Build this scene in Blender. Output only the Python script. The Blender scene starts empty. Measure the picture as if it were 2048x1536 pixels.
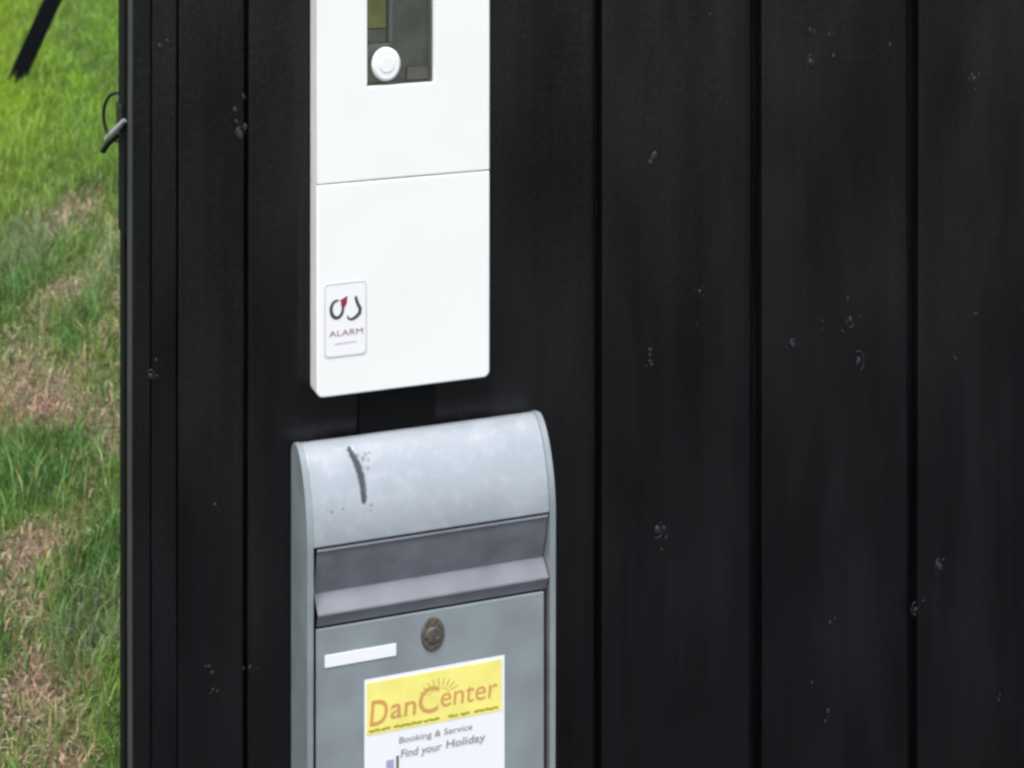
import bpy, bmesh, math, random
import numpy as np
from mathutils import Vector, Matrix, noise
random.seed(7); rng = np.random.default_rng(11)
C = bpy.context.scene.collection
SC = bpy.context.scene
R = math.radians
# ------------------------------------------------------------------ camera
TH = math.atan(3900 / 10300)
cam_d = bpy.data.cameras.new('camera'); cam = bpy.data.objects.new('camera', cam_d); C.objects.link(cam)
cam.location = (0, -2.76, 1.75); cam.rotation_euler = (R(90), 0, -TH)
cam_d.sensor_width = 36; cam_d.lens = 3900 / 2048 * 36; cam_d.shift_y = -(768 + 550) / 2048
cam_d.clip_start = .05; cam_d.clip_end = 1500
cam_d.dof.use_dof = True; cam_d.dof.focus_distance = 2.95; cam_d.dof.aperture_fstop = 8.5
SC.camera = cam
SC.render.resolution_x = 1024; SC.render.resolution_y = 768
SC.render.engine = 'CYCLES'
SC.cycles.pixel_filter_type = 'BLACKMAN_HARRIS'; SC.cycles.filter_width = 2.8
# ------------------------------------------------------------------ light (thin overcast)
SUN_EL, SUN_AZ = R(66), R(215)         # azimuth clockwise from +Y: high, behind the photographer
w = bpy.data.worlds.new('World'); SC.world = w; w.use_nodes = True
nt = w.node_tree; nt.nodes.clear()
sky = nt.nodes.new('ShaderNodeTexSky'); sky.sky_type = 'NISHITA'; sky.sun_disc = False
sky.sun_elevation = SUN_EL; sky.sun_rotation = SUN_AZ; sky.dust_density = 3; sky.air_density = 1.2
hs = nt.nodes.new('ShaderNodeHueSaturation'); hs.inputs['Saturation'].default_value = .6
bg = nt.nodes.new('ShaderNodeBackground'); bg.inputs['Strength'].default_value = .13
wo = nt.nodes.new('ShaderNodeOutputWorld')
nt.links.new(sky.outputs[0], hs.inputs['Color']); nt.links.new(hs.outputs[0], bg.inputs[0]); nt.links.new(bg.outputs[0], wo.inputs[0])
sd = bpy.data.lights.new('sun', 'SUN'); sd.energy = 1.5; sd.angle = R(24); sd.color = (1, .97, .94)
sun = bpy.data.objects.new('sun', sd); C.objects.link(sun)
dvec = Vector((math.sin(SUN_AZ) * math.cos(SUN_EL), math.cos(SUN_AZ) * math.cos(SUN_EL), math.sin(SUN_EL)))
sun.rotation_euler = (-dvec).to_track_quat('-Z', 'Y').to_euler()
SC.view_settings.view_transform = 'Standard'; SC.view_settings.look = 'None'
SC.view_settings.gamma = 1; SC.view_settings.use_curve_mapping = False
SC.view_settings.exposure = 1.12

# ------------------------------------------------------------------ helpers
def mat(name, col, rough=.5, metal=0., spec=.5, var=.0, vscale=20., bump=0., bscale=60., stretch=(1, 1, 1), coat=0.):
    m = bpy.data.materials.new(name); m.use_nodes = True
    n = m.node_tree.nodes; l = m.node_tree.links; p = n['Principled BSDF']
    p.inputs['Base Color'].default_value = (*col, 1); p.inputs['Roughness'].default_value = rough
    p.inputs['Metallic'].default_value = metal; p.inputs['Specular IOR Level'].default_value = spec
    p.inputs['Coat Weight'].default_value = coat
    tc = n.new('ShaderNodeTexCoord'); mp = n.new('ShaderNodeMapping'); mp.inputs['Scale'].default_value = stretch
    l.new(tc.outputs['Object'], mp.inputs[0])
    if var:
        nz = n.new('ShaderNodeTexNoise'); nz.inputs['Scale'].default_value = vscale; nz.inputs['Detail'].default_value = 8
        l.new(mp.outputs[0], nz.inputs['Vector'])
        r = n.new('ShaderNodeMapRange'); r.inputs[1].default_value = .3; r.inputs[2].default_value = .7
        r.inputs[3].default_value = 1 - var; r.inputs[4].default_value = 1 + var
        l.new(nz.outputs[0], r.inputs[0])
        mx = n.new('ShaderNodeVectorMath'); mx.operation = 'SCALE'; mx.inputs[0].default_value = col
        l.new(r.outputs[0], mx.inputs['Scale']); l.new(mx.outputs[0], p.inputs['Base Color'])
        r2 = n.new('ShaderNodeMapRange'); r2.inputs[1].default_value = .3; r2.inputs[2].default_value = .7
        r2.inputs[3].default_value = rough - .07; r2.inputs[4].default_value = rough + .1
        l.new(nz.outputs[0], r2.inputs[0]); l.new(r2.outputs[0], p.inputs['Roughness'])
    if bump:
        nb = n.new('ShaderNodeTexNoise'); nb.inputs['Scale'].default_value = bscale; nb.inputs['Detail'].default_value = 6
        l.new(mp.outputs[0], nb.inputs['Vector'])
        b = n.new('ShaderNodeBump'); b.inputs['Strength'].default_value = 1; b.inputs['Distance'].default_value = bump
        l.new(nb.outputs[0], b.inputs['Height']); l.new(b.outputs[0], p.inputs['Normal'])
    return m

def wood_mat():
    m = bpy.data.materials.new('black_stained_wood'); m.use_nodes = True
    n = m.node_tree.nodes; l = m.node_tree.links; p = n['Principled BSDF']
    tc = n.new('ShaderNodeTexCoord'); oi = n.new('ShaderNodeObjectInfo')
    add = n.new('ShaderNodeVectorMath'); add.operation = 'ADD'
    cb = n.new('ShaderNodeCombineXYZ'); mu = n.new('ShaderNodeMath'); mu.operation = 'MULTIPLY'; mu.inputs[1].default_value = 37
    l.new(oi.outputs['Random'], mu.inputs[0]); l.new(mu.outputs[0], cb.inputs[0]); l.new(mu.outputs[0], cb.inputs[2])
    l.new(tc.outputs['Object'], add.inputs[0]); l.new(cb.outputs[0], add.inputs[1])
    def noi(sc, st, det=6):
        mp = n.new('ShaderNodeMapping'); mp.inputs['Scale'].default_value = st; l.new(add.outputs[0], mp.inputs[0])
        z = n.new('ShaderNodeTexNoise'); z.inputs['Scale'].default_value = sc; z.inputs['Detail'].default_value = det
        l.new(mp.outputs[0], z.inputs['Vector']); return z.outputs[0]
    grain = noi(60, (1, 1, .035), 8); cloud = noi(9, (1, 1, .28), 6); pit = noi(170, (1, 1, .5), 2)
    cr = n.new('ShaderNodeValToRGB'); e = cr.color_ramp.elements
    e[0].position = .3; e[0].color = (.0007, .0007, .0012, 1); e[1].position = .75; e[1].color = (.0056, .0046, .0068, 1)
    mx = n.new('ShaderNodeMath'); mx.operation = 'ADD'; m2 = n.new('ShaderNodeMath'); m2.operation = 'MULTIPLY'; m2.inputs[1].default_value = .45
    m3 = n.new('ShaderNodeMath'); m3.operation = 'MULTIPLY'; m3.inputs[1].default_value = .55
    l.new(grain, m2.inputs[0]); l.new(cloud, m3.inputs[0]); l.new(m2.outputs[0], mx.inputs[0]); l.new(m3.outputs[0], mx.inputs[1])
    l.new(mx.outputs[0], cr.inputs[0]); l.new(cr.outputs[0], p.inputs['Base Color'])
    r = n.new('ShaderNodeMapRange'); r.inputs[1].default_value = .3; r.inputs[2].default_value = .7; r.inputs[3].default_value = .25; r.inputs[4].default_value = .44
    l.new(cloud, r.inputs[0]); l.new(r.outputs[0], p.inputs['Roughness']); p.inputs['Specular IOR Level'].default_value = .46
    b1 = n.new('ShaderNodeBump'); b1.inputs['Distance'].default_value = .0022; b1.inputs['Strength'].default_value = 1; l.new(grain, b1.inputs['Height'])
    b2 = n.new('ShaderNodeBump'); b2.inputs['Distance'].default_value = .0009; b2.inputs['Strength'].default_value = .8; l.new(pit, b2.inputs['Height'])
    l.new(b1.outputs[0], b2.inputs['Normal']); l.new(b2.outputs[0], p.inputs['Normal'])
    return m

M = {
 'wood': wood_mat(),
 'knot': mat('stained_knot', (.016, .016, .018), .5, spec=.4, var=.4, vscale=200, bump=.001, bscale=220),
 'white': mat('white_plastic', (.80, .795, .775), .42, var=.012, vscale=9, bump=.0002, bscale=15),
 'grey': mat('grey_painted_steel', (.235, .268, .282), .36, metal=.1, var=.12, vscale=14, bump=.0002, bscale=25),
 'flap': mat('dark_grey_steel', (.19, .195, .22), .42, metal=.2, var=.15, vscale=30),
 'rail': mat('worn_rail_steel', (.14, .148, .170), .42, metal=.15, var=.12, vscale=22),
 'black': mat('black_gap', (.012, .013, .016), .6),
 'edge': mat('skylit_board_edge', (.035, .034, .035), .6, var=.3, vscale=60, stretch=(1, 1, .15)),  # sky light catching the left side face, put into a paler colour
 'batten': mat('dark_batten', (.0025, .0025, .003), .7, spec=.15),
 'paleolive': mat('pale_olive_print', (.56, .46, .12), .5),
 'rust': mat('rusty_lock', (.105, .09, .075), .65, metal=.3, var=.5, vscale=160, bump=.001, bscale=200),
 'dark': mat('dark_steel', (.01, .01, .011), .5, metal=.3),
 'galv': mat('galvanised_steel', (.42, .41, .40), .45, metal=.6, var=.2, vscale=120),
 'paper': mat('white_label', (.78, .79, .80), .45),
 'yellow': mat('yellow_print', (.82, .74, .20), .45, var=.06, vscale=30),
 'orange': mat('orange_print', (.60, .31, .10), .5),
 'olive': mat('olive_print', (.36, .31, .03), .5),
 'inkgrey': mat('grey_print', (.23, .23, .26), .5),
 'ink': mat('dark_print', (.06, .055, .06), .5),
 'lilac': mat('lilac_print', (.38, .33, .5), .5),
 'mossprint': mat('green_black_print', (.08, .09, .05), .5),
 'palegrey': mat('pale_grey_print', (.60, .52, .53), .5),
 'red': mat('dark_red_print', (.28, .01, .05), .5),
 'pink': mat('pink_print', (.66, .5, .52), .5),
 'mauve': mat('mauve_print', (.26, .12, .15), .5),
 'inside': mat('cabinet_inside', (.31, .29, .27), .5, var=.3, vscale=25),
 'oliveblock': mat('olive_component', (.50, .44, .20), .5, var=.2, vscale=40),
 'cable': mat('grey_cable', (.42, .41, .47), .5),
 'plinth': mat('grey_plinth', (.48, .50, .46), .5, var=.2, vscale=50),
 'brown': mat('brown_component', (.40, .32, .32), .5),
 'timber': mat('dark_timber', (.0015, .0022, .004), .8, spec=.12, var=.3, vscale=12, bump=.001, bscale=40, stretch=(1, 1, .2)),
}
gl = bpy.data.materials.new('window_glass'); gl.use_nodes = True
gn = gl.node_tree.nodes; gn.clear(); gll = gl.node_tree.links
go = gn.new('ShaderNodeOutputMaterial'); gm = gn.new('ShaderNodeMixShader'); gt = gn.new('ShaderNodeBsdfTransparent'); gg = gn.new('ShaderNodeBsdfGlossy')
gt.inputs[0].default_value = (.93, .95, .93, 1); gg.inputs['Roughness'].default_value = .12; fr = gn.new('ShaderNodeFresnel'); fr.inputs[0].default_value = 1.5
gll.new(fr.outputs[0], gm.inputs[0]); gll.new(gt.outputs[0], gm.inputs[1]); gll.new(gg.outputs[0], gm.inputs[2]); gll.new(gm.outputs[0], go.inputs[0])

def link(name, bm_or_me, m, parent=None, smooth=False):
    if isinstance(bm_or_me, bmesh.types.BMesh):
        me = bpy.data.meshes.new(name); bmesh.ops.recalc_face_normals(bm_or_me, faces=bm_or_me.faces); bm_or_me.to_mesh(me); bm_or_me.free()
    else: me = bm_or_me
    me.name = name; me.materials.clear(); me.materials.append(m)
    if smooth:
        for p in me.polygons: p.use_smooth = True
        if smooth != 'all': me.set_sharp_from_angle(angle=R(38))
    o = bpy.data.objects.new(name, me); C.objects.link(o)
    if smooth is True: wm = o.modifiers.new('normals', 'WEIGHTED_NORMAL'); wm.keep_sharp = True; wm.weight = 100
    if parent: o.parent = parent
    return o
def thing(name, label, cat, loc=(0, 0, 0), group=None):
    o = bpy.data.objects.new(name, None); C.objects.link(o); o.location = loc; o['label'] = label; o['category'] = cat
    o.empty_display_size = .1
    if group: o['group'] = group
    return o
def off(o):
    """parts are written in world coordinates; keep them there under a moved Empty"""
    t = o.parent; l = Vector((0, 0, 0))
    while t: l += t.location; t = t.parent
    for v in o.data.vertices: v.co -= l
    return o
def box(bm, x0, x1, y0, y1, z0, z1, bev=0., seg=2, corner=0.):
    vs = [bm.verts.new(p) for p in ((x0,y0,z0),(x1,y0,z0),(x1,y1,z0),(x0,y1,z0),(x0,y0,z1),(x1,y0,z1),(x1,y1,z1),(x0,y1,z1))]
    fs = [bm.faces.new([vs[i] for i in q]) for q in ((0,3,2,1),(4,5,6,7),(0,1,5,4),(1,2,6,5),(2,3,7,6),(3,0,4,7))]
    geom = set(vs)
    if corner:
        ed = [e for f in fs for e in f.edges if abs(e.verts[0].co.y - e.verts[1].co.y) > 1e-5]
        r = bmesh.ops.bevel(bm, geom=list(set(ed)), offset=corner, segments=5, profile=.5, affect='EDGES')
    if bev:
        y = min(y0, y1)
        if corner:
            ed = [e for e in bm.edges if all(abs(v.co.y - y) < 1e-6 and x0-1e-6 <= v.co.x <= x1+1e-6 and z0-1e-6 <= v.co.z <= z1+1e-6 for v in e.verts) and len(e.link_faces) == 2 and abs(e.calc_face_angle(0)) > .5]
        else:
            ed = list({e for f in fs if f.is_valid for e in f.edges})
        bmesh.ops.bevel(bm, geom=ed, offset=bev, segments=seg, profile=.5, affect='EDGES')
    return bm
def nbox(*a, **k): return box(bmesh.new(), *a, **k)
def tube(bm, pts, rad, seg=12, cap=True):
    pts = [Vector(p) for p in pts]; rad = rad if isinstance(rad, (list, tuple)) else [rad] * len(pts); rings = []
    for i, p in enumerate(pts):
        d = (pts[min(i+1, len(pts)-1)] - pts[max(i-1, 0)]).normalized()
        u = d.orthogonal().normalized() if i == 0 else (u - d * u.dot(d)).normalized()
        v = d.cross(u); rings.append([bm.verts.new(p + (u * math.cos(a) + v * math.sin(a)) * rad[i]) for a in [2*math.pi*k/seg for k in range(seg)]])
    for a, b in zip(rings, rings[1:]):
        for k in range(seg): bm.faces.new((a[k], a[(k+1) % seg], b[(k+1) % seg], b[k]))
    if cap: bm.faces.new(rings[0][::-1]); bm.faces.new(rings[-1])
    return bm
def disc(bm, cx, cz, y0, y1, r, seg=28, bev=.0, rz=None):
    rz = rz or r; n0 = len(bm.verts)
    prof = [(r*0, y0), (r - bev, y0), (r, y0 + bev), (r, y1)]
    rings = []
    for q, yy in prof[1:]:
        rings.append([bm.verts.new((cx + q*math.cos(2*math.pi*k/seg), yy, cz + q*rz/r*math.sin(2*math.pi*k/seg))) for k in range(seg)])
    for a, b in zip(rings, rings[1:]):
        for k in range(seg): bm.faces.new((a[k], a[(k+1) % seg], b[(k+1) % seg], b[k]))
    bm.faces.new(rings[0]); bm.faces.new(rings[-1][::-1])
    return bm
def ribbon(bm, pts, wd, y, shear=0.):
    """flat printed stroke in the x-z plane"""
    n = len(pts); wd = wd if isinstance(wd, (list, tuple)) else [wd]*n; L = []
    for i in range(n):
        a = Vector(pts[max(i-1, 0)]); b = Vector(pts[min(i+1, n-1)]); d = (b-a).normalized(); nn = Vector((-d.y, d.x)) * wd[i] / 2
        p = Vector(pts[i]); L.append([bm.verts.new((q.x, y, q.y)) for q in (p+nn, p-nn)])
    for a, b in zip(L, L[1:]): bm.faces.new((a[0], a[1], b[1], b[0]))
    return bm
def text(bm, s, x0, x1, z0, h, y, shear=0., bold=0.):
    """writing as flat faces: fitted from x0 to x1, baseline z0, cap height h"""
    cu = bpy.data.curves.new('t', 'FONT'); cu.body = s; cu.size = 1; cu.offset = bold; cu.resolution_u = 3
    o = bpy.data.objects.new('t', cu); C.objects.link(o); dg = bpy.context.evaluated_depsgraph_get()
    me = bpy.data.meshes.new_from_object(o.evaluated_get(dg)); C.objects.unlink(o); bpy.data.objects.remove(o)
    xs = [v.co.x for v in me.vertices]; a, b = min(xs), max(xs); k = h / .70
    for v in me.vertices:
        X, Z = v.co.x, v.co.y
        v.co = (x0 + (X - a) / (b - a) * (x1 - x0) + shear * Z * k, y, z0 + Z * k)
    bm.from_mesh(me); bpy.data.meshes.remove(me)
    return bm

# ------------------------------------------------------------------ ground
GZ = -.05
fh = Vector((math.sin(TH), math.cos(TH))); rh = Vector((math.cos(TH), -math.sin(TH)))
BLOBS = [(-1.412, 6.158, 0.103, 0.243, 'dry'), (-1.605, 7.163, 0.11, 0.292, 'dry'), (-1.34, 5.421, 0.132, 0.251, 'dry'), (-1.209, 5.899, 0.038, 0.892, 'dry'), (-1.245, 5.143, 0.125, 0.17, 'red'), (-1.004, 4.841, 0.027, 0.367, 'dry'), (-1.038, 4.944, 0.044, 0.139, 'soil'), (-1.083, 4.294, 0.066, 0.118, 'dry'), (-0.986, 4.093, 0.084, 0.239, 'dry'), (-1.013, 4.229, 0.054, 0.076, 'red'), (-0.913, 3.656, 0.066, 0.067, 'red'), (-0.815, 3.441, 0.079, 0.101, 'dry'), (-0.881, 3.563, 0.055, 0.09, 'dry'), (-0.825, 3.6, 0.055, 0.055, 'red'), (-0.959, 3.878, 0.06, 0.107, 'dry'), (-1.379, 6.816, 0.035, 0.397, 'dry'), (-0.791, 3.375, 0.035, 0.049, 'red'), (-1.065, 5.2, 0.024, 0.231, 'dry'), (-1.116, 4.979, 0.064, 0.106, 'dry'), (-1.579, 6.104, 0.055, 0.425, 'lush'), (-1.269, 5.661, 0.041, 0.205, 'lush'), (-1.135, 4.792, 0.117, 0.196, 'lush'), (-1.13, 4.573, 0.106, 0.089, 'lush'), (-0.872, 4.129, 0.048, 0.291, 'lush'), (-1.404, 6.686, 0.051, 0.191, 'green'), (-1.277, 5.899, 0.045, 0.198, 'lush'), (-0.816, 3.815, 0.049, 0.166, 'grey'), (-1.687, 6.686, 0.12, 0.318, 'grey'), (-0.722, 3.458, 0.031, 0.102, 'green'), (-1.067, 5.239, 0.02, 0.156, 'lush'), (-1.575, 7.548, 0.077, 0.203, 'dark'), (-0.914, 3.944, 0.03, 0.089, 'green'), (-0.982, 3.795, 0.024, 0.062, 'lush'), (-1.312, 6.324, 0.041, 0.228, 'grey')]
def fnoise(x, y, s, seed=0.):
    """cheap smooth noise from summed sines, -1..1"""
    v = np.zeros_like(x)
    for i in range(7):
        a = 1.7*i + seed; fr = s*(1 + .37*i)
        v += np.sin(x*fr*math.cos(a) + y*fr*math.sin(a) + 3.1*i + seed*5) * np.cos(x*fr*.7*math.sin(a*1.3) - y*fr*.8*math.cos(a*1.3) + seed*2.3 + i)
    return v/3.2
def patches(x, y):
    """amount of each kind of cover at ground points (arrays)"""
    X = x + .035*fnoise(x, y, 13, 7) + .02*fnoise(x, y, 41, 3); Y = y + 2.76 + .10*fnoise(x, y, 11, 4) + .05*fnoise(x, y, 37, 9)
    k = X*fh.x + Y*fh.y; r = X*rh.x + Y*rh.y
    out = {q: np.zeros_like(x) for q in ('dry', 'red', 'soil', 'lush', 'grey', 'green', 'dark')}
    for (br, bk, a, b, kind) in BLOBS:
        d = ((r-br)/a)**2 + ((k-bk)/b)**2
        out[kind] = np.maximum(out[kind], np.clip(1.25*np.exp(-d*.85), 0, 1))
    return out
def gh(x, y): return GZ + .010*fnoise(x, y, 5, 1) + .006*fnoise(x, y, 19, 2)
xs = np.concatenate([[-400, -60, -15, -5], np.arange(-2.5, 4.01, .03), [6, 15, 60, 400]])
ys = np.concatenate([[-400, -60, -15, -6], np.arange(-4, 12.01, .04), [16, 30, 80, 500]])
GX, GY = np.meshgrid(xs, ys); nx, ny = len(xs), len(ys)
gx, gy = GX.ravel(), GY.ravel()
near = np.clip(np.minimum.reduce([gx+2.6, 4.1-gx, gy+4.1, 12.1-gy])*2, 0, 1)
gz = GZ + (gh(gx, gy) - GZ)*near
me = bpy.data.meshes.new('ground')
idx = np.arange(nx*ny).reshape(ny, nx)
quads = np.stack([idx[:-1, :-1], idx[:-1, 1:], idx[1:, 1:], idx[1:, :-1]], -1).reshape(-1, 4)
me.from_pydata(np.stack([gx, gy, gz], -1).tolist(), [], quads.tolist())
pt = patches(gx, gy)
bare = np.clip(pt['dry']*.8 + pt['red'] + pt['soil'] - pt['lush']*.7 - pt['green']*.4, 0, 1)
at = me.attributes.new('bare', 'FLOAT', 'POINT'); at.data.foreach_set('value', bare.astype(np.float32))
gm_ = bpy.data.materials.new('soil_and_moss'); gm_.use_nodes = True
n = gm_.node_tree.nodes; l = gm_.node_tree.links; p = n['Principled BSDF']; p.inputs['Roughness'].default_value = .9; p.inputs['Specular IOR Level'].default_value = .15
A = n.new('ShaderNodeAttribute'); A.attribute_name = 'bare'
tc = n.new('ShaderNodeTexCoord'); z1 = n.new('ShaderNodeTexNoise'); z1.inputs['Scale'].default_value = 45; z1.inputs['Detail'].default_value = 8; l.new(tc.outputs['Object'], z1.inputs['Vector'])
z2 = n.new('ShaderNodeTexNoise'); z2.inputs['Scale'].default_value = 9; z2.inputs['Detail'].default_value = 6; l.new(tc.outputs['Object'], z2.inputs['Vector'])
c1 = n.new('ShaderNodeValToRGB'); e = c1.color_ramp.elements; e[0].position = .3; e[0].color = (.035, .028, .018, 1); e[1].position = .72; e[1].color = (.21, .155, .11, 1)
c2 = n.new('ShaderNodeValToRGB'); e = c2.color_ramp.elements; e[0].position = .3; e[0].color = (.025, .042, .012, 1); e[1].position = .7; e[1].color = (.085, .13, .032, 1)
mx = n.new('ShaderNodeMix'); mx.data_type = 'RGBA'
am = n.new('ShaderNodeMath'); am.operation = 'MULTIPLY_ADD'; l.new(z2.outputs[0], am.inputs[0]); am.inputs[1].default_value = .9; am.use_clamp = True
am2 = n.new('ShaderNodeMath'); am2.operation = 'ADD'; am2.inputs[1].default_value = -.45; l.new(A.outputs['Fac'], am2.inputs[0]); l.new(am2.outputs[0], am.inputs[2])
l.new(z1.outputs[0], c1.inputs[0]); l.new(z1.outputs[0], c2.inputs[0]); l.new(am.outputs[0], mx.inputs['Factor']); l.new(c2.outputs[0], mx.inputs['A']); l.new(c1.outputs[0], mx.inputs['B']); l.new(mx.outputs['Result'], p.inputs['Base Color'])
b = n.new('ShaderNodeBump'); b.inputs['Distance'].default_value = .012; b.inputs['Strength'].default_value = .9; l.new(z1.outputs[0], b.inputs['Height']); l.new(b.outputs[0], p.inputs['Normal'])
g = link('ground', me, gm_); g['kind'] = 'structure'
for pl in g.data.polygons: pl.use_smooth = True

dr = bmesh.new(); q_ = [dr.verts.new(v) for v in ((-3, -5.2, GZ+.012), (60, -5.2, GZ+.012), (60, -.05, GZ+.012), (.36, -.05, GZ+.012), (.2, -.32, GZ+.012), (-3, -.9, GZ+.012))]; dr.faces.new(q_)
for v in dr.verts: v.co.z += .012
dw = link('unseen_dark_ground', dr, mat('dark_ground_sheet', (.024, .024, .027), .85, var=.3, vscale=60, bump=.003, bscale=200)); dw['kind'] = 'structure'  # unseen dark ground added so the lower wall gets and reflects less light
# ---- grass blades
def leaf_mat(name, tr=.25):
    m = bpy.data.materials.new(name); m.use_nodes = True; n = m.node_tree.nodes; l = m.node_tree.links; p = n['Principled BSDF']
    a = n.new('ShaderNodeAttribute'); a.attribute_name = 'tint'; l.new(a.outputs['Color'], p.inputs['Base Color'])
    p.inputs['Roughness'].default_value = .5; p.inputs['Specular IOR Level'].default_value = .35
    t = n.new('ShaderNodeBsdfTranslucent'); l.new(a.outputs['Color'], t.inputs[0]); mm = n.new('ShaderNodeMixShader'); mm.inputs[0].default_value = tr
    l.new(p.outputs[0], mm.inputs[1]); l.new(t.outputs[0], mm.inputs[2]); l.new(mm.outputs[0], n['Material Output'].inputs[0]); return m
LM = leaf_mat('blade')
def scatter(regions):
    X = []; Y = []; S = []
    for (x0, x1, y0, y1, dens, sc) in regions:
        k = int((x1-x0)*(y1-y0)*dens); X.append(rng.uniform(x0, x1, k)); Y.append(rng.uniform(y0, y1, k)); S.append(np.full(k, sc))
    X = np.concatenate(X); Y = np.concatenate(Y); S = np.concatenate(S)
    ok = ~((X > .30) & (Y < .13))
    return X[ok], Y[ok], S[ok]
def blades(name, X, Y, ht, wd, lean, col, label, cat, mt=LM):
    N = len(X); az = rng.uniform(0, 2*math.pi, N); fz = rng.uniform(0, 2*math.pi, N)
    Z = gh(X, Y) - .003
    dx, dy = np.cos(az), np.sin(az); sx, sy = np.cos(fz), np.sin(fz)
    V = np.zeros((N, 5, 3)); c = np.stack([X, Y, Z], -1)
    for j, (t, ww) in enumerate(((0, 1), (.55, .85))):
        ctr = c + np.stack([dx*lean*ht*t*t, dy*lean*ht*t*t, ht*t*np.sqrt(np.clip(1-lean*lean*.75*t, .05, 1))], -1)
        sd = np.stack([sx*wd*ww/2, sy*wd*ww/2, np.zeros(N)], -1)
        V[:, 2*j] = ctr - sd; V[:, 2*j+1] = ctr + sd
    V[:, 4] = c + np.stack([dx*lean*ht, dy*lean*ht, ht*np.sqrt(np.clip(1-lean*lean*.95, .03, 1))], -1)
    b0 = np.arange(N)*5
    q = np.stack([b0, b0+1, b0+3, b0+2], -1); t = np.stack([b0+2, b0+3, b0+4], -1)
    me = bpy.data.meshes.new(name); me.vertices.add(N*5); me.vertices.foreach_set('co', V.ravel())
    me.loops.add(N*7); li = np.concatenate([q, t], 1).ravel(); me.loops.foreach_set('vertex_index', li)
    me.polygons.add(N*2); st = np.zeros(N*2, int); st[0::2] = np.arange(N)*7; st[1::2] = np.arange(N)*7+4
    me.polygons.foreach_set('loop_start', st); me.update(calc_edges=True)
    a = me.attributes.new('tint', 'FLOAT_COLOR', 'POINT'); cc = np.ones((N, 5, 4)); cc[:, :, :3] = col[:, None, :]
    a.data.foreach_set('color', cc.ravel().astype(np.float32))
    o = link(name, me, mt); o['kind'] = 'stuff'; o['label'] = label; o['category'] = cat
    return o
def mixc(N, base, jit=.25):
    c = np.array(base)[None]*np.ones((N, 1)); c *= rng.uniform(1-jit, 1+jit, (N, 1)); c *= rng.uniform(.88, 1.12, (N, 3)); return c
def lawn(n):
    X = rng.uniform(-3.2, 4.3, n); Y = rng.uniform(-4.2, 14, n); k = X*fh.x + (Y+2.76)*fh.y; q = X*rh.x + (Y+2.76)*rh.y
    lo, hi = (-120-1024)/3900*k, (330-1024)/3900*k                     # the strip of lawn seen past the wall's end
    dl = np.maximum(0, np.maximum(lo-q, q-hi)); kk = np.clip(k, 2.9, 20)
    dens = 15500*(3.4/kk)**.95*(.055 + .945*np.exp(-(dl/.42)**2))
    dens *= np.where((X > .5) & (Y > .1) & (dl > 0), .5, 1)
    ok = (rng.uniform(0, 1, n) < dens/16500) & ~((X > .44) & (Y > -.03) & (Y < .13)) & ~((Y < .13) & (X > .30)) & ~((Y < -.42) & (X > .1)) & ~((Y < -1.1))
    S = np.clip((15500/dens)**.36, 1, 3.2); return X[ok], Y[ok], S[ok]
X, Y, S = lawn(2300000); P_ = patches(X, Y)
lowf = fnoise(X, Y, 7, 5); clump = np.clip(fnoise(X, Y, 31, 6)*1.3, -1, 1)
keep = rng.uniform(0, 1, len(X)) > np.clip(.22*(clump < -.15) + P_['dry']*.5 + P_['red']*.6 + P_['soil']*.9 - P_['lush']*.6, 0, .93)
X, Y, S, lowf, clump = X[keep], Y[keep], S[keep], lowf[keep], clump[keep]; P_ = {k: v[keep] for k, v in P_.items()}; N = len(X)
K = X*fh.x + (Y+2.76)*fh.y
far = np.clip((K - 6.6)/2.5, 0, 1)
green = mixc(N, (.10, .175, .04), .4); lush = mixc(N, (.075, .165, .035), .4); yel = mixc(N, (.20, .36, .025)); gry = mixc(N, (.17, .21, .12)); dar = mixc(N, (.03, .06, .016)); tan = mixc(N, (.27, .25, .11), .4)
def lerp(a, b, t): return a*(1-t[:, None]) + b*t[:, None]
col = lerp(green, yel, np.clip(.5 + .5*lowf, 0, 1)*(.35 + .65*far))
col = lerp(col, lush, P_['lush']); col = lerp(col, gry, P_['grey']*(rng.uniform(0, 1, N) > .35)); col = lerp(col, dar, P_['dark']*.8)
drybl = (rng.uniform(0, 1, N) < (.10 + .5*P_['dry'] + .4*P_['red'])*(1 - .8*far)*(1 - .7*P_['lush']))
col = lerp(col, tan, drybl.astype(float))
ht = rng.uniform(.022, .055, N)*(1 + .5*P_['lush'] + .6*P_['grey'] + .2*far)*S**.5; ht *= np.where(drybl, .8, 1)*(1 + .25*lowf)
lean = rng.uniform(.15, .95, N); ht *= (1 + .42*clump)*rng.choice([1, 1, 1, 1.35], N); col *= (1 + .28*clump)[:, None]
KR = X*rh.x + (Y+2.76)*rh.y; pu = np.clip(1 - (KR/K*3900 + 1024)/150, 0, 1)*far; col = lerp(col, mixc(N, (.26, .38, .015)), pu*.6)
blades('grass', X, Y, ht, rng.uniform(.0018, .0042, N)*S, lean, col, 'uneven green lawn grass left of the black timber wall', 'grass')
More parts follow.
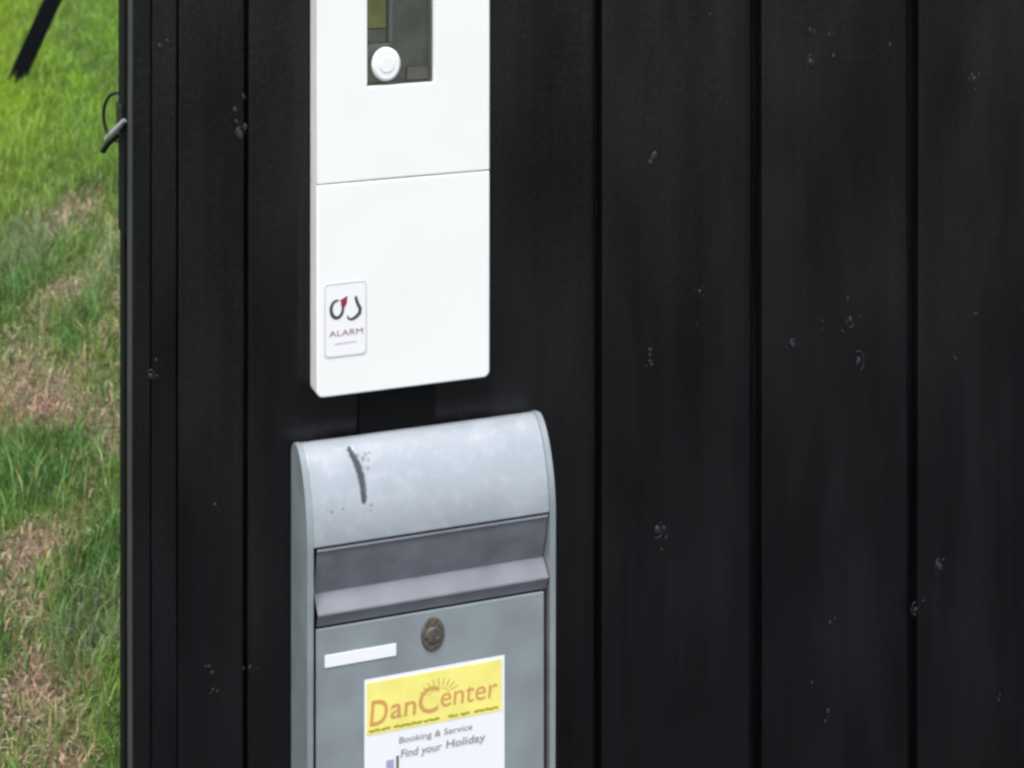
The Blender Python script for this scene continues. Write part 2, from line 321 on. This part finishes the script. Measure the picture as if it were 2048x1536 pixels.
# ---- dead thatch lying flat
X, Y, S = scatter([(-.2, .75, .13, 2.3, 9000, 1.), (.2, 1.15, 2.3, 4.6, 7000, 1.), (.5, 1.8, 4.6, 6.5, 1500, 1.4), (-1.6, -.2, -1, 5, 500, 1.6), (-.2, .46, -.6, .13, 3000, 1)])
P_ = patches(X, Y); pr = np.clip(.12 + P_['dry'] + P_['red'] - P_['lush'] - .6*P_['green'], .02, 1); keep = rng.uniform(0, 1, len(X)) < pr
X, Y, S = X[keep], Y[keep], S[keep]; P_ = {k: v[keep] for k, v in P_.items()}; N = len(X)
col = lerp(mixc(N, (.34, .27, .175), .55), mixc(N, (.33, .20, .13), .5), P_['red']*(rng.uniform(0, 1, N) > .3))
blades('dead_grass', X, Y, rng.uniform(.015, .05, N), rng.uniform(.0018, .0055, N)*S, rng.uniform(.85, 1.0, N), col, 'tan and reddish dead grass matted between the green tufts', 'dead grass')
# ---- small broad weed leaves
X, Y, S = scatter([(-.1, .75, .13, 2.3, 900, 1.), (.2, 1.15, 2.3, 4.6, 900, 1.2)])
P_ = patches(X, Y); keep = rng.uniform(0, 1, len(X)) < .12 + .8*P_['grey'] + .35*P_['green']; X, Y, S = X[keep], Y[keep], S[keep]; N = len(X)
blades('weeds', X, Y, rng.uniform(.018, .035, N), rng.uniform(.007, .014, N), rng.uniform(.6, .95, N), lerp(mixc(N, (.13, .21, .06)), mixc(N, (.24, .28, .18)), rng.uniform(0, 1, N)), 'small broad leaved weeds among the lawn grass', 'weeds')
# ---- pebbles and crumbs by the wall
def lumps(name, pts, label, cat):
    ico = bmesh.new(); bmesh.ops.create_icosphere(ico, subdivisions=1, radius=1); bv = np.array([v.co[:] for v in ico.verts]); bf = np.array([[v.index for v in f.verts] for f in ico.faces]); ico.free()
    V = []; F = []; CO = []
    for (x, y, r, c) in pts:
        s = np.array([random.uniform(.7, 1.3), random.uniform(.7, 1.3), random.uniform(.45, .8)])*r
        vv = bv*s*(1 + rng.uniform(-.18, .18, (len(bv), 1))); a = random.uniform(0, 6.3); ca, sa = math.cos(a), math.sin(a)
        vv = vv @ np.array([[ca, sa, 0], [-sa, ca, 0], [0, 0, 1]]); z = float(gh(np.array([x]), np.array([y]))[0]) + r*.25
        F.append(bf + len(V)*len(bv)); V.append(vv + np.array([x, y, z])); CO.append(np.tile([*c, 1], (len(bv), 1)))
    me = bpy.data.meshes.new(name); me.from_pydata(np.concatenate(V).tolist(), [], np.concatenate(F).tolist())
    a = me.attributes.new('tint', 'FLOAT_COLOR', 'POINT'); a.data.foreach_set('color', np.concatenate(CO).ravel().astype(np.float32))
    o = link(name, me, SM, smooth='all'); o['kind'] = 'stuff'; o['label'] = label; o['category'] = cat
SM = leaf_mat('stone', 0.)
pts = []
for i in range(5200):
    x, y = random.uniform(.1, 1.2), random.uniform(.15, 4.6)
    q = patches(np.array([x]), np.array([y])); pr = .03 + .5*q['dry'][0] + .6*q['red'][0] + q['soil'][0] - q['lush'][0]*.6
    if random.random() < pr:
        v = random.random(); c = (.42, .39, .33) if v > .93 else (.2, .16, .12) if v > .45 else (.12, .085, .055)
        k = random.uniform(.7, 1.2); pts.append((x, y, random.uniform(.002, .0065)*(1.5 if v > .93 else 1), tuple(a*k for a in c)))
lumps('pebbles', pts, 'small pale pebbles and soil crumbs in the bare patches', 'pebbles')

# ------------------------------------------------------------------ black board wall
wall = thing('timber_wall', 'black stained wall of wide vertical boards carrying the white cabinet and the letterbox', 'wall', (.4709, 0, GZ))
ZB, ZT = GZ - .08, 2.15
def board(x0, x1, y=0., th=.022, cr=.012, cd=.0035, zb=ZB, zt=ZT, name='board', bow=.0):
    """front face with a small round on the left edge and a wide worn chamfer on the right edge"""
    prof = [(x0, y+th), (x0, y+.002), (x0+.0015, y+.0004), (x0+.004, y), (x1-cr, y), (x1-cr*.4, y+cd*.45), (x1-.001, y+cd), (x1, y+cd+.0015), (x1, y+th)]
    bm = bmesh.new(); zs = np.linspace(zb, zt, 12); rows = []
    ph = random.uniform(0, 6)
    for z in zs: rows.append([bm.verts.new((px + .0007*math.sin(z*3.1+ph), py + .0006*math.sin(z*2.3+ph*2), z)) for px, py in prof])
    for a, b in zip(rows, rows[1:]):
        for k in range(len(prof)): bm.faces.new((a[k], a[(k+1) % len(prof)], b[(k+1) % len(prof)], b[k]))
    bm.faces.new(rows[0]); bm.faces.new(rows[-1][::-1])
    o = link(name, bm, M['wood'], wall, True); off(o); return o
boards = []
seams = [(.6394, .905, .012), (.9105, 1.184, .016), (1.1941, 1.4585, .026), (1.4712, 1.7475, .026), (1.7602, 2.033, .022), (2.045, 2.32, .02), (2.335, 2.61, .014), (2.625, 2.9, .014)]
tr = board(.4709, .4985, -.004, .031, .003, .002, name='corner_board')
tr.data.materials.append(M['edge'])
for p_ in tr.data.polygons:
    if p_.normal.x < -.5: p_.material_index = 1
boards.append(board(.4994, .5370, 0., cr=.005, cd=.002)); boards.append(board(.5381, .6330, 0., cr=.006, cd=.002))
for x0, x1, cr in seams: boards.append(board(x0, x1, random.uniform(-.0006, .0006), cr=cr, cd=cr*.36))
off(link('backing_panel', nbox(.49, 2.95, .0235, .032, ZB, ZT-.01), M['wood'], wall))
off(link('rear_batten', nbox(.4668, .505, .036, .085, 1.018, ZT-.02, bev=.003), M['batten'], wall))
for xx in (.4757, 1.7, 2.8): off(link('rear_post', nbox(xx, xx+.08, .0355 if xx > .5 else .0855, .125, ZB, ZT-.02, bev=.003), M['wood' if xx > .5 else 'batten'], wall))
off(link('top_rail', nbox(.455, 2.96, -.03, .15, ZT+.002, ZT+.035, bev=.004), M['wood'], wall))
off(link('dark_patch_panel', nbox(.8030, .9215, -.007, -.0008, .55, .82, bev=.0015), M['batten'], wall, True))  # flat black panel filling the dark patch between cabinet and letterbox
# knots and paint lumps where the boards show them
KN = [(.5118, 1.2953, 1.3), (.4977, .8309, 1.5), (1.2814, 1.0792, 1.3), (1.2703, 1.136, .8), (1.2745, .7781, 1.3), (1.277, .755, .8), (1.5587, 1.2077, 1.4), (1.5569, 1.26, 1.0), (1.592, 1.25, .9), (1.60, 1.215, .8),
      (1.6462, .718, 1.5), (1.6305, .7862, 1.1), (1.5251, .7576, 1.2), (1.58, .79, .7), (1.7535, .2977, 1.0), (.6197, 1.1971, 1.0), (.627, 1.1606, 1.3), (.622, 1.18, .7), (1.8664, 1.1614, 1.5), (1.2874, .4963, 1.3), (1.294, .465, .7),
      (.587, .3948, 1.4), (.6416, .3926, 1.1), (.588, .37, .9), (1.5935, .3023, 1.0), (1.9174, .1283, 1.2), (1.3783, 1.2936, .8), (1.7052, 1.2273, 1.0), (.5906, .6339, .9), (1.36, .86, .7), (1.355, .81, .7), (1.87, .77, 1.0), (1.83, .70, .9), (1.56, .21, .9), (1.59, .16, 1.0), (1.80, .36, 1.2)]
allb = [(.4709, .4985, tr)] + [(.5, .5365, boards[0]), (.5382, .633, boards[1])] + [(s[0], s[1], boards[i+2]) for i, s in enumerate(seams)]
for (x, z, s) in KN:
    s *= random.uniform(.7, 1.35)
    par = min(allb, key=lambda t: 0 if t[0] <= x <= t[1] else min(abs(x-t[0]), abs(x-t[1])))[2]
    bm = bmesh.new()
    for j in range(random.randint(2, 4)):
        r = random.uniform(.0011, .0022)*s; ox, oz = (0, 0) if j == 0 else (random.gauss(0, .006*s), random.gauss(0, .009*s))
        if j == 0: r = .0031*s*random.uniform(.8, 1.1)
        mtx = Matrix.Translation((x+ox, -.0006 if par is not tr else -.0046, z+oz)) @ Matrix.Rotation(random.uniform(-.5, .5), 4, 'Y') @ Matrix.Diagonal((r, r*.3, r*random.uniform(1.1, 1.9), 1))
        bmesh.ops.create_icosphere(bm, subdivisions=2, radius=1, matrix=mtx)
    if s > 1.05 and random.random() < .6:
        rr = .0075*s*random.uniform(.8, 1.1); a0 = random.uniform(0, 6.3); yy = 0. if par is not tr else -.004
        tube(bm, [(x + rr*.75*math.cos(a), yy, z + rr*1.25*math.sin(a)) for a in np.linspace(a0, a0+random.uniform(2.2, 3.8), 12)], .0009, 6)
    for v in bm.verts: v.co += Vector((noise.noise(v.co*300), 0, noise.noise(v.co*300+Vector((9, 9, 9)))))*.0009
    o = link('knot', bm, M['knot'], par, 'all'); off(o)

# ------------------------------------------------------------------ ring latch on the back of the wall end
lt = thing('ring_latch', 'small iron ring and hook latch sticking out behind the left edge of the black wall', 'latch', (.462, .075, 1.17))
ring = bmesh.new(); RC = Vector((.4675, .095, 1.180))
pts = [RC + Vector((-.0165*math.cos(a), .022*math.cos(a), .035*math.sin(a))) for a in np.linspace(0, 2*math.pi, 33)]
tube(ring, pts, .0025, 8, False); off(link('ring', ring, M['dark'], lt, 'all'))
off(link('mounting_plate', nbox(.4635, .4668, .042, .084, 1.168, 1.205, bev=.0012), M['dark'], lt, True))
hk = tube(bmesh.new(), [(.4675, .033, 1.187), (.4605, .042, 1.176), (.454, .060, 1.163), (.4485, .075, 1.152)], [.0035, .0045, .0052, .004], 10); off(link('hook', hk, M['galv'], lt, True))
ht_ = tube(bmesh.new(), [(.4625, .060, 1.160), (.4515, .076, 1.147), (.4445, .085, 1.134)], [.0035, .0042, .0048], 10); off(link('handle', ht_, M['dark'], lt, True))

# ------------------------------------------------------------------ white cabinet
cab = thing('meter_cabinet', 'tall narrow white wall cabinet with a small window, mounted above the grey letterbox', 'cabinet', (.8625, 0, .78))
CX0, CX1, CY, CZ0, CZ1, SEAM = .7300, .9948, -.040, .7815, 1.62, 1.0885
WX0, WX1, WZ0, WZ1 = .8057, .9074, 1.2245, 1.45
off(link('back_box', nbox(CX0+.003, CX1-.003, -.034, -.001, CZ0+.004, SEAM+.02, bev=.002), M['white'], cab, True))
def cover(z0, z1, hole=None, cor=.010):
    bm = nbox(CX0, CX1, CY, -.0045, z0, z1, bev=0, corner=0)
    ed = [e for e in bm.edges if abs(e.verts[0].co.y-e.verts[1].co.y) > 1e-4 and abs(e.verts[0].co.z - (z0 if not hole else z1)) < 1e-4]
    bmesh.ops.bevel(bm, geom=ed, offset=cor, segments=6, profile=.5, affect='EDGES')
    ed = [e for e in bm.edges if all(abs(v.co.y-CY) < 1e-6 for v in e.verts)]
    bmesh.ops.bevel(bm, geom=ed, offset=.003, segments=3, profile=.5, affect='EDGES')
    return bm
off(link('lower_cover', cover(CZ0, SEAM-.0008), M['white'], cab, True))
# upper cover: a frame round the window opening, front slab with 3x3 grid minus the middle
def ringslab(x, z, y0, y1, bev):
    bm = bmesh.new(); F = [[bm.verts.new((a, y0, c)) for a in x] for c in z]; B = [[bm.verts.new((a, y1, c)) for a in x] for c in z]
    for j in range(3):
        for i in range(3):
            if i == 1 and j == 1: continue
            bm.faces.new((F[j][i], F[j][i+1], F[j+1][i+1], F[j+1][i])); bm.faces.new((B[j][i], B[j+1][i], B[j+1][i+1], B[j][i+1]))
    for i in range(3):
        for j in (0, 3): bm.faces.new((F[j][i], F[j][i+1], B[j][i+1], B[j][i])); bm.faces.new((F[i][j], F[i+1][j], B[i+1][j], B[i][j]))
    for j in (1, 2): bm.faces.new((F[j][1], F[j][2], B[j][2], B[j][1])); bm.faces.new((F[1][j], F[2][j], B[2][j], B[1][j]))
    bmesh.ops.recalc_face_normals(bm, faces=bm.faces)
    ed = [e for e in bm.edges if len(e.link_faces) == 2 and e.calc_face_angle(0) > .5 and all(abs(v.co.y-y0) < 1e-6 for v in e.verts)]
    bmesh.ops.bevel(bm, geom=ed, offset=bev, segments=2, profile=.5, affect='EDGES'); return bm
off(link('upper_cover', ringslab((CX0, WX0, WX1, CX1), (SEAM+.0008, WZ0, WZ1, CZ1), CY, -.0045, .0022), M['white'], cab, True))
ins = off(link('meter_board', nbox(WX0+.0005, WX1-.0005, -.012, -.008, WZ0+.0005, WZ1-.0005), M['inside'], cab))
off(link('window_pane', nbox(WX0+.0004, WX1-.0004, -.0325, -.031, WZ0+.0004, WZ1-.0004), gl, cab))
kn = off(link('knob', disc(bmesh.new(), .8350, 1.2555, -.0405, -.0330, .0215, bev=.003, rz=.0245), M['white'], cab, True))
kb = disc(bmesh.new(), .8350, 1.2555, -.0415, -.0407, .0115, bev=.0006); off(link('dial', kb, M['paper'], kn, True))
off(link('fuse_block', nbox(.8070, .8400, -.020, -.0125, 1.306, 1.40, bev=.001), M['oliveblock'], cab))
off(link('fuse_block', nbox(.8070, .8400, -.019, -.0125, 1.285, 1.3045, bev=.001), M['inside'], cab))
off(link('plinth', nbox(.8068, .8480, -.017, -.0125, 1.2262, 1.2835, bev=.001), M['plinth'], cab))
off(link('cable', tube(bmesh.new(), [(.8475, -.0165, 1.448), (.848, -.0165, 1.36), (.8478, -.0165, 1.31), (.8465, -.0165, 1.286)], .0042, 10), M['cable'], cab, True))
off(link('terminal_cover', nbox(.873, .9066, -.018, -.0125, 1.2262, 1.246, bev=.001), M['brown'], cab))
# alarm sticker
SY = CY - .0006
def rrect(x0, x1, z0, z1, r, k=6):
    P = []
    for (cx_, cz_, a0) in ((x1-r, z1-r, 0), (x0+r, z1-r, 90), (x0+r, z0+r, 180), (x1-r, z0+r, 270)):
        for i in range(k+1): a = R(a0 + 90*i/k); P.append((cx_+r*math.cos(a), cz_+r*math.sin(a)))
    return P
bm = bmesh.new(); bm.faces.new([bm.verts.new((x, SY, z)) for x, z in rrect(.7404, .8045, .8385, .9455, .007)])
r_ = bmesh.ops.extrude_face_region(bm, geom=bm.faces[:]); bmesh.ops.translate(bm, vec=(0, .0004, 0), verts=[v for v in r_['geom'] if isinstance(v, bmesh.types.BMVert)])
st = off(link('alarm_sticker', bm, M['paper'], cab))
LY = SY - .0004
bm = bmesh.new(); o_ = rrect(.7409, .8040, .8390, .9450, .0066); i_ = rrect(.7424, .8025, .8405, .9435, .0055)
vo = [bm.verts.new((x, LY, z)) for x, z in o_]; vi = [bm.verts.new((x, LY, z)) for x, z in i_]
for k in range(len(vo)): bm.faces.new((vo[k], vo[(k+1) % len(vo)], vi[(k+1) % len(vo)], vi[k]))
off(link('sticker_border', bm, M['palegrey'], st))
cx_, cz_ = .7585, .9075
bm = ribbon(bmesh.new(), [(cx_+.0088*math.cos(a)+.0012, cz_+.0125*math.sin(a)) for a in np.linspace(R(75), R(400), 22)], [.003 + .0022*abs(math.sin(q*.15)) for q in range(22)], LY)
ribbon(bm, [(.7885, .9235), (.7880, .9205), (.7905, .9130), (.7945, .9050), (.7935, .8985), (.7880, .8935), (.7815, .8905), (.7765, .8925), (.7755, .8965)], [.0035, .0045, .0048, .0052, .0055, .005, .004, .003, .002], LY)
off(link('emblem', bm, M['ink'], st))
bm = bmesh.new(); bm.faces.new([bm.verts.new((x, LY-.0001, z)) for x, z in ((.7635, .9195), (.7755, .9255), (.7745, .9150), (.7705, .9080), (.7685, .9140))]); off(link('emblem_wedge', bm, M['red'], st))
off(link('lettering', text(bmesh.new(), 'ALARM', .7480, .7985, .8685, .0085, LY), M['mauve'], st))
bm = ribbon(bmesh.new(), [(.756, .8575), (.789, .8585)], .0022, LY); off(link('small_print', bm, M['pink'], st))

# ------------------------------------------------------------------ letterbox
MX0, MX1, MZ0, MD = .7015, 1.0780, .165, .095
mb = thing('letterbox', 'grey metal letterbox with dented rounded lid and yellow sticker, below the white cabinet', 'letterbox', (.89, 0, MZ0))
def prof_d(n_=26, shrink=0.):
    """(depth, height) of the domed outline from rear top, over the apex, to the hood's front edge"""
    P = [(.002, .700-shrink), (.008, .709-shrink), (.018, .7150-shrink)]
    for t in np.linspace(0, 1, n_):
        a = t*math.pi/2; X_ = math.sin(a)**(2/1.78); Z_ = math.cos(a)**(2/1.78)
        P.append((.03 + (.065-shrink)*X_, .5905 + (.1265-shrink)*Z_))
    return P
T = .0090
for x0, x1 in ((MX0, MX0+T), (MX1-T, MX1)):
    P = prof_d() + [(MD, .52), (MD, MZ0), (.002, MZ0)]; bm = bmesh.new()
    a = [bm.verts.new((x0, -d, z)) for d, z in P]; b_ = [bm.verts.new((x1, -d, z)) for d, z in P]
    for k in range(len(P)): bm.faces.new((a[k], a[(k+1) % len(P)], b_[(k+1) % len(P)], b_[k]))
    f1 = bm.faces.new(a[::-1]); f2 = bm.faces.new(b_)
    bmesh.ops.bevel(bm, geom=list(f1.edges)+list(f2.edges), offset=.0016, segments=2, profile=.5, affect='EDGES')
    off(link('side_panel', bm, M['grey'], mb, True))
off(link('back_panel', nbox(MX0+T, MX1-T, -.004, -.0015, MZ0, .69), M['grey'], mb))
off(link('bottom_panel', nbox(MX0+T, MX1-T, -.088, -.0045, MZ0, MZ0+.004), M['grey'], mb))
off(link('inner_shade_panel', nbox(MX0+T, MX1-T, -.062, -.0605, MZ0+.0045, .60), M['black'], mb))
# hood: curved sheet with the dent and the scrape
hx0, hx1 = MX0+T+.0003, MX1-T-.0003
P = [(d, z) for d, z in prof_d(60, .0012)]; nxh = 190
SCR = [((.7768, .7060), .0035), ((.7795, .6990), .0040), ((.7840, .6890), .0046), ((.7868, .6770), .0046), ((.7880, .6640), .0044), ((.7876, .6500), .0040), ((.7872, .6430), .0034)]
SPK = [(.7935, .6945, .0028), (.7985, .6990, .0022), (.8010, .6920, .002), (.7985, .6830, .002), (.8045, .7000, .0016), (.7975, .6370, .0022), (.7960, .6300, .0014), (.7390, .6350, .002), (.7560, .6370, .0016), (.7860, .6990, .0025)]
def scr(x, z):
    v = 0.
    for (a, ra), (b, rb) in zip(SCR, SCR[1:]):
        ab = (b[0]-a[0], b[1]-a[1]); t = max(0, min(1, ((x-a[0])*ab[0]+(z-a[1])*ab[1])/(ab[0]**2+ab[1]**2)))
        d = math.hypot(x-a[0]-ab[0]*t, z-a[1]-ab[1]*t); r = ra+(rb-ra)*t; v = max(v, min(1, max(0, (1.25-d/r*(.95 + .4*noise.noise(Vector((x*400, z*400, 0)))))*2.4)))
    for (a, c, r) in SPK: v = max(v, .55*min(1, max(0, 1.5-math.hypot(x-a, z-c)/r)))
    return v
# arc-length resample so the dent has enough vertices on the top too
bm = bmesh.new(); ly = bm.verts.layers.float.new('scrape'); rows = []
arc = [0.]
for a, b in zip(P, P[1:]): arc.append(arc[-1]+math.hypot(b[0]-a[0], b[1]-a[1]))
ss = np.linspace(0, arc[-1], 120); dd = np.interp(ss, arc, [q[0] for q in P]); zz = np.interp(ss, arc, [q[1] for q in P])
for j in range(120):
    r = []
    for i in range(nxh):
        x = hx0 + (hx1-hx0)*i/(nxh-1); s_ = scr(x, zz[j]); dn = math.exp(-((x-.789)/.016)**2 - ((zz[j]-.675)/.030)**2)*.0022
        wv = .0005*noise.noise(Vector((x*14, zz[j]*14, 3)))
        tz = 1 if j < 25 else 0
        v = bm.verts.new((x, -dd[j] + (s_*.0010 + dn + wv)*(.6), zz[j] - (s_*.0006+dn*.8)*(.9 if zz[j] > .66 else .4))); v[ly] = s_; r.append(v)
    rows.append(r)
for a, b in zip(rows, rows[1:]):
    for k in range(nxh-1): bm.faces.new((a[k], a[k+1], b[k+1], b[k]))
bmesh.ops.recalc_face_normals(bm, faces=bm.faces)
hm = mat('hood_skylit', (.30, .33, .36), .34, metal=.1, var=.07, vscale=14, bump=.0002, bscale=25); hm.name = 'grey_hood_skylit'; n = hm.node_tree.nodes; l = hm.node_tree.links; p = n['Principled BSDF']  # paler than the body grey: sky light on the top put into the colour
src = p.inputs['Base Color'].links[0].from_socket
A = n.new('ShaderNodeAttribute'); A.attribute_name = 'scrape'
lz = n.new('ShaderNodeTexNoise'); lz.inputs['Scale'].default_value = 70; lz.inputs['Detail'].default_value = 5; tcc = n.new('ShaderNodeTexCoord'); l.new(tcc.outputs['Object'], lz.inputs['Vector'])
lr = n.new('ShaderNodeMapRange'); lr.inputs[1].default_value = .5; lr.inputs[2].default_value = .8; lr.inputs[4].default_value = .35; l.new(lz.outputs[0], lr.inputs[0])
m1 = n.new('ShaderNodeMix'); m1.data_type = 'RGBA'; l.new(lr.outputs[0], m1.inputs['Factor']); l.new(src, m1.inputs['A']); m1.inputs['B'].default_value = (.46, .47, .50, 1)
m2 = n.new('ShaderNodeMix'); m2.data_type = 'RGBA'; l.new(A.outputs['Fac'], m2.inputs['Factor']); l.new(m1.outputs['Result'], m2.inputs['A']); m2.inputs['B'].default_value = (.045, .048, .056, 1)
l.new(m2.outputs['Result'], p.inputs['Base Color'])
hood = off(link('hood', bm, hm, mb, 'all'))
sm_ = hood.modifiers.new('thickness', 'SOLIDIFY'); sm_.thickness = .0012; sm_.offset = -1
def sheet(pts, x0, x1, th=.0012):
    """bent sheet: pts are (depth, height)"""
    bm = bmesh.new(); a = [bm.verts.new((x0, -d, z)) for d, z in pts]; b = [bm.verts.new((x1, -d, z)) for d, z in pts]
    for k in range(len(pts)-1): bm.faces.new((a[k], a[k+1], b[k+1], b[k]))
    bmesh.ops.recalc_face_normals(bm, faces=bm.faces); bmesh.ops.solidify(bm, geom=bm.faces[:], thickness=th); return bm
fx0, fx1 = .7166, 1.0672
off(link('flap', sheet([(.0905, .5870), (.0925, .5845), (.0915, .5815), (.0890, .5795), (.0850, .5600), (.0760, .5330), (.0700, .5165)], fx0, fx1), M['flap'], mb, True))
off(link('slot_rail', sheet([(.0690, .5165), (.0735, .5150), (.0905, .4990), (.0945, .4960)], fx0+.0005, fx1), M['rail'], mb, True))
off(link('lower_rail', sheet([(.0940, .4952), (.0925, .4930), (.0870, .4800), (.0855, .4765)], fx0+.0005, fx1-.001), M['flap'], mb, True))
door = off(link('door', nbox(.7150, 1.0610, -.0915, -.0860, MZ0+.004, .4735, bev=.0016), M['grey'], mb, True))
# lock
lk = off(link('lock', disc(bmesh.new(), .8880, .4405, -.0945, -.0917, .0178, bev=.0015, rz=.0245), M['rust'], door, True))
off(link('lock', disc(bmesh.new(), .8880, .4400, -.0975, -.0948, .0120, bev=.002), M['rust'], door, True))
bm = nbox(.8862, .8892, -.0981, -.09762, .4345, .4415); off(link('keyhole', bm, M['ink'], door))
off(link('name_label', nbox(.7275, .8330, -.0928, -.0917, .4188, .4362, bev=.0003), M['paper'], door))
# advert sticker
AX0, AX1, AZ1, AZ0 = .7857, .9985, .3915, .205
sy = -.0921
ad = off(link('advert_sticker', nbox(AX0, AX1, sy, -.0917, AZ0, AZ1), M['paper'], mb))
off(link('yellow_field', nbox(AX0+.0035, AX1-.0045, sy-.0004, sy-.0001, .3115, AZ1-.005), M['yellow'], ad))
ty = sy-.0008
bm = bmesh.new(); text(bm, 'D', .7935, .8190, .3245, .0365, ty, .08, .007); text(bm, 'an', .8235, .8620, .3300, .0300, ty, .08, .007)
text(bm, 'C', .8650, .8955, .3285, .0375, ty, .07, .006); text(bm, 'enter', .8990, .9860, .3330, .0300, ty, .08, 0)
off(link('lettering', bm, M['orange'], ad))
bm = bmesh.new()
for a, b in ((.792, .8085), (.810, .824), (.829, .872), (.874, .898), (.911, .926), (.930, .944), (.951, .988)):
    k = max(2, int((b-a)/.004)); ribbon(bm, [(a+(b-a)*i/k, .3175 + .0008*math.sin(i*2.1+a*90)) for i in range(k+1)], [.0026+.0012*(i % 2) for i in range(k+1)], ty)
off(link('small_print', bm, M['olive'], ad))
bm = bmesh.new()
for i in range(9):
    a = R(25 + 16.5*i); c0, s0 = math.cos(a), math.sin(a); ribbon(bm, [(.8975 + .020*c0, .3490 + .0150*s0), (.8975 + .031*c0, .3490 + .0265*s0)], .0022, ty+.0002)
off(link('sunrise_emblem', bm, M['paleolive'], ad)); bm = bmesh.new()
ribbon(bm, [(.8975 + .0165*math.cos(a), .3490 + .0120*math.sin(a)) for a in np.linspace(R(15), R(165), 14)], .0014, ty+.0002)
off(link('sunrise_emblem', bm, M['paleolive'], ad))
bm = text(bmesh.new(), 'Booking & Service', .8370, .9480, .2925, .0088, ty, .1, .004)
off(link('lettering', bm, M['inkgrey'], ad))
bm = bmesh.new(); text(bm, 'Find your', .8395, .9010, .2715, .0115, ty, .12, .006); text(bm, 'Holiday', .9080, .9680, .2725, .0115, ty, .12, .008)
off(link('lettering', bm, M['inkgrey'], ad))
off(link('printed_mark', nbox(.8180, .8290, ty-.0001, ty, .255, .2715), M['lilac'], ad)); off(link('printed_mark', nbox(.8330, .8365, ty-.0001, ty, .255, .2755), M['mossprint'], ad))

# ------------------------------------------------------------------ swing frame far on the lawn (one leg in view)
kf = 3900*1.8/718; F = Vector((0, -2.76, 0)) + Vector((fh.x, fh.y, 0))*kf + Vector((rh.x, rh.y, 0))*((25-1024)/3900*kf)
r3 = Vector((rh.x, rh.y, 0)); f3 = Vector((fh.x, fh.y, 0))
F.z = GZ - .02
sw = thing('swing_frame', 'dark slanting wooden leg of a garden frame on the lawn, upper left', 'swing frame', tuple(F))
def beam(a, b, s, name='leg'):
    a, b = Vector(a), Vector(b); d = b-a; bm = nbox(-s/2, s/2, -s/2, s/2, 0, d.length, bev=.006)
    bmesh.ops.transform(bm, matrix=d.to_track_quat('Z', 'Y').to_matrix().to_4x4(), verts=bm.verts); bmesh.ops.translate(bm, vec=a, verts=bm.verts)
    return link(name, bm, M['timber'], sw, True)
Hs = 2.15; ap = r3*.455*Hs + Vector((0, 0, Hs)); ap2 = ap + f3*2.6 + r3*.9
beam((0, 0, 0), ap, .078); beam(r3*.91*Hs, ap + Vector((0, 0, -.02)) + f3*.0 + r3*.05, .078)
beam(f3*2.6 + r3*.9, ap2, .078); beam(f3*2.6 + r3*(.9+.91*Hs), ap2 + r3*.05, .078)
beam(ap + Vector((0, 0, .06)) - f3*.2, ap2 + Vector((0, 0, .06)) + f3*.2, .1, 'top_beam')
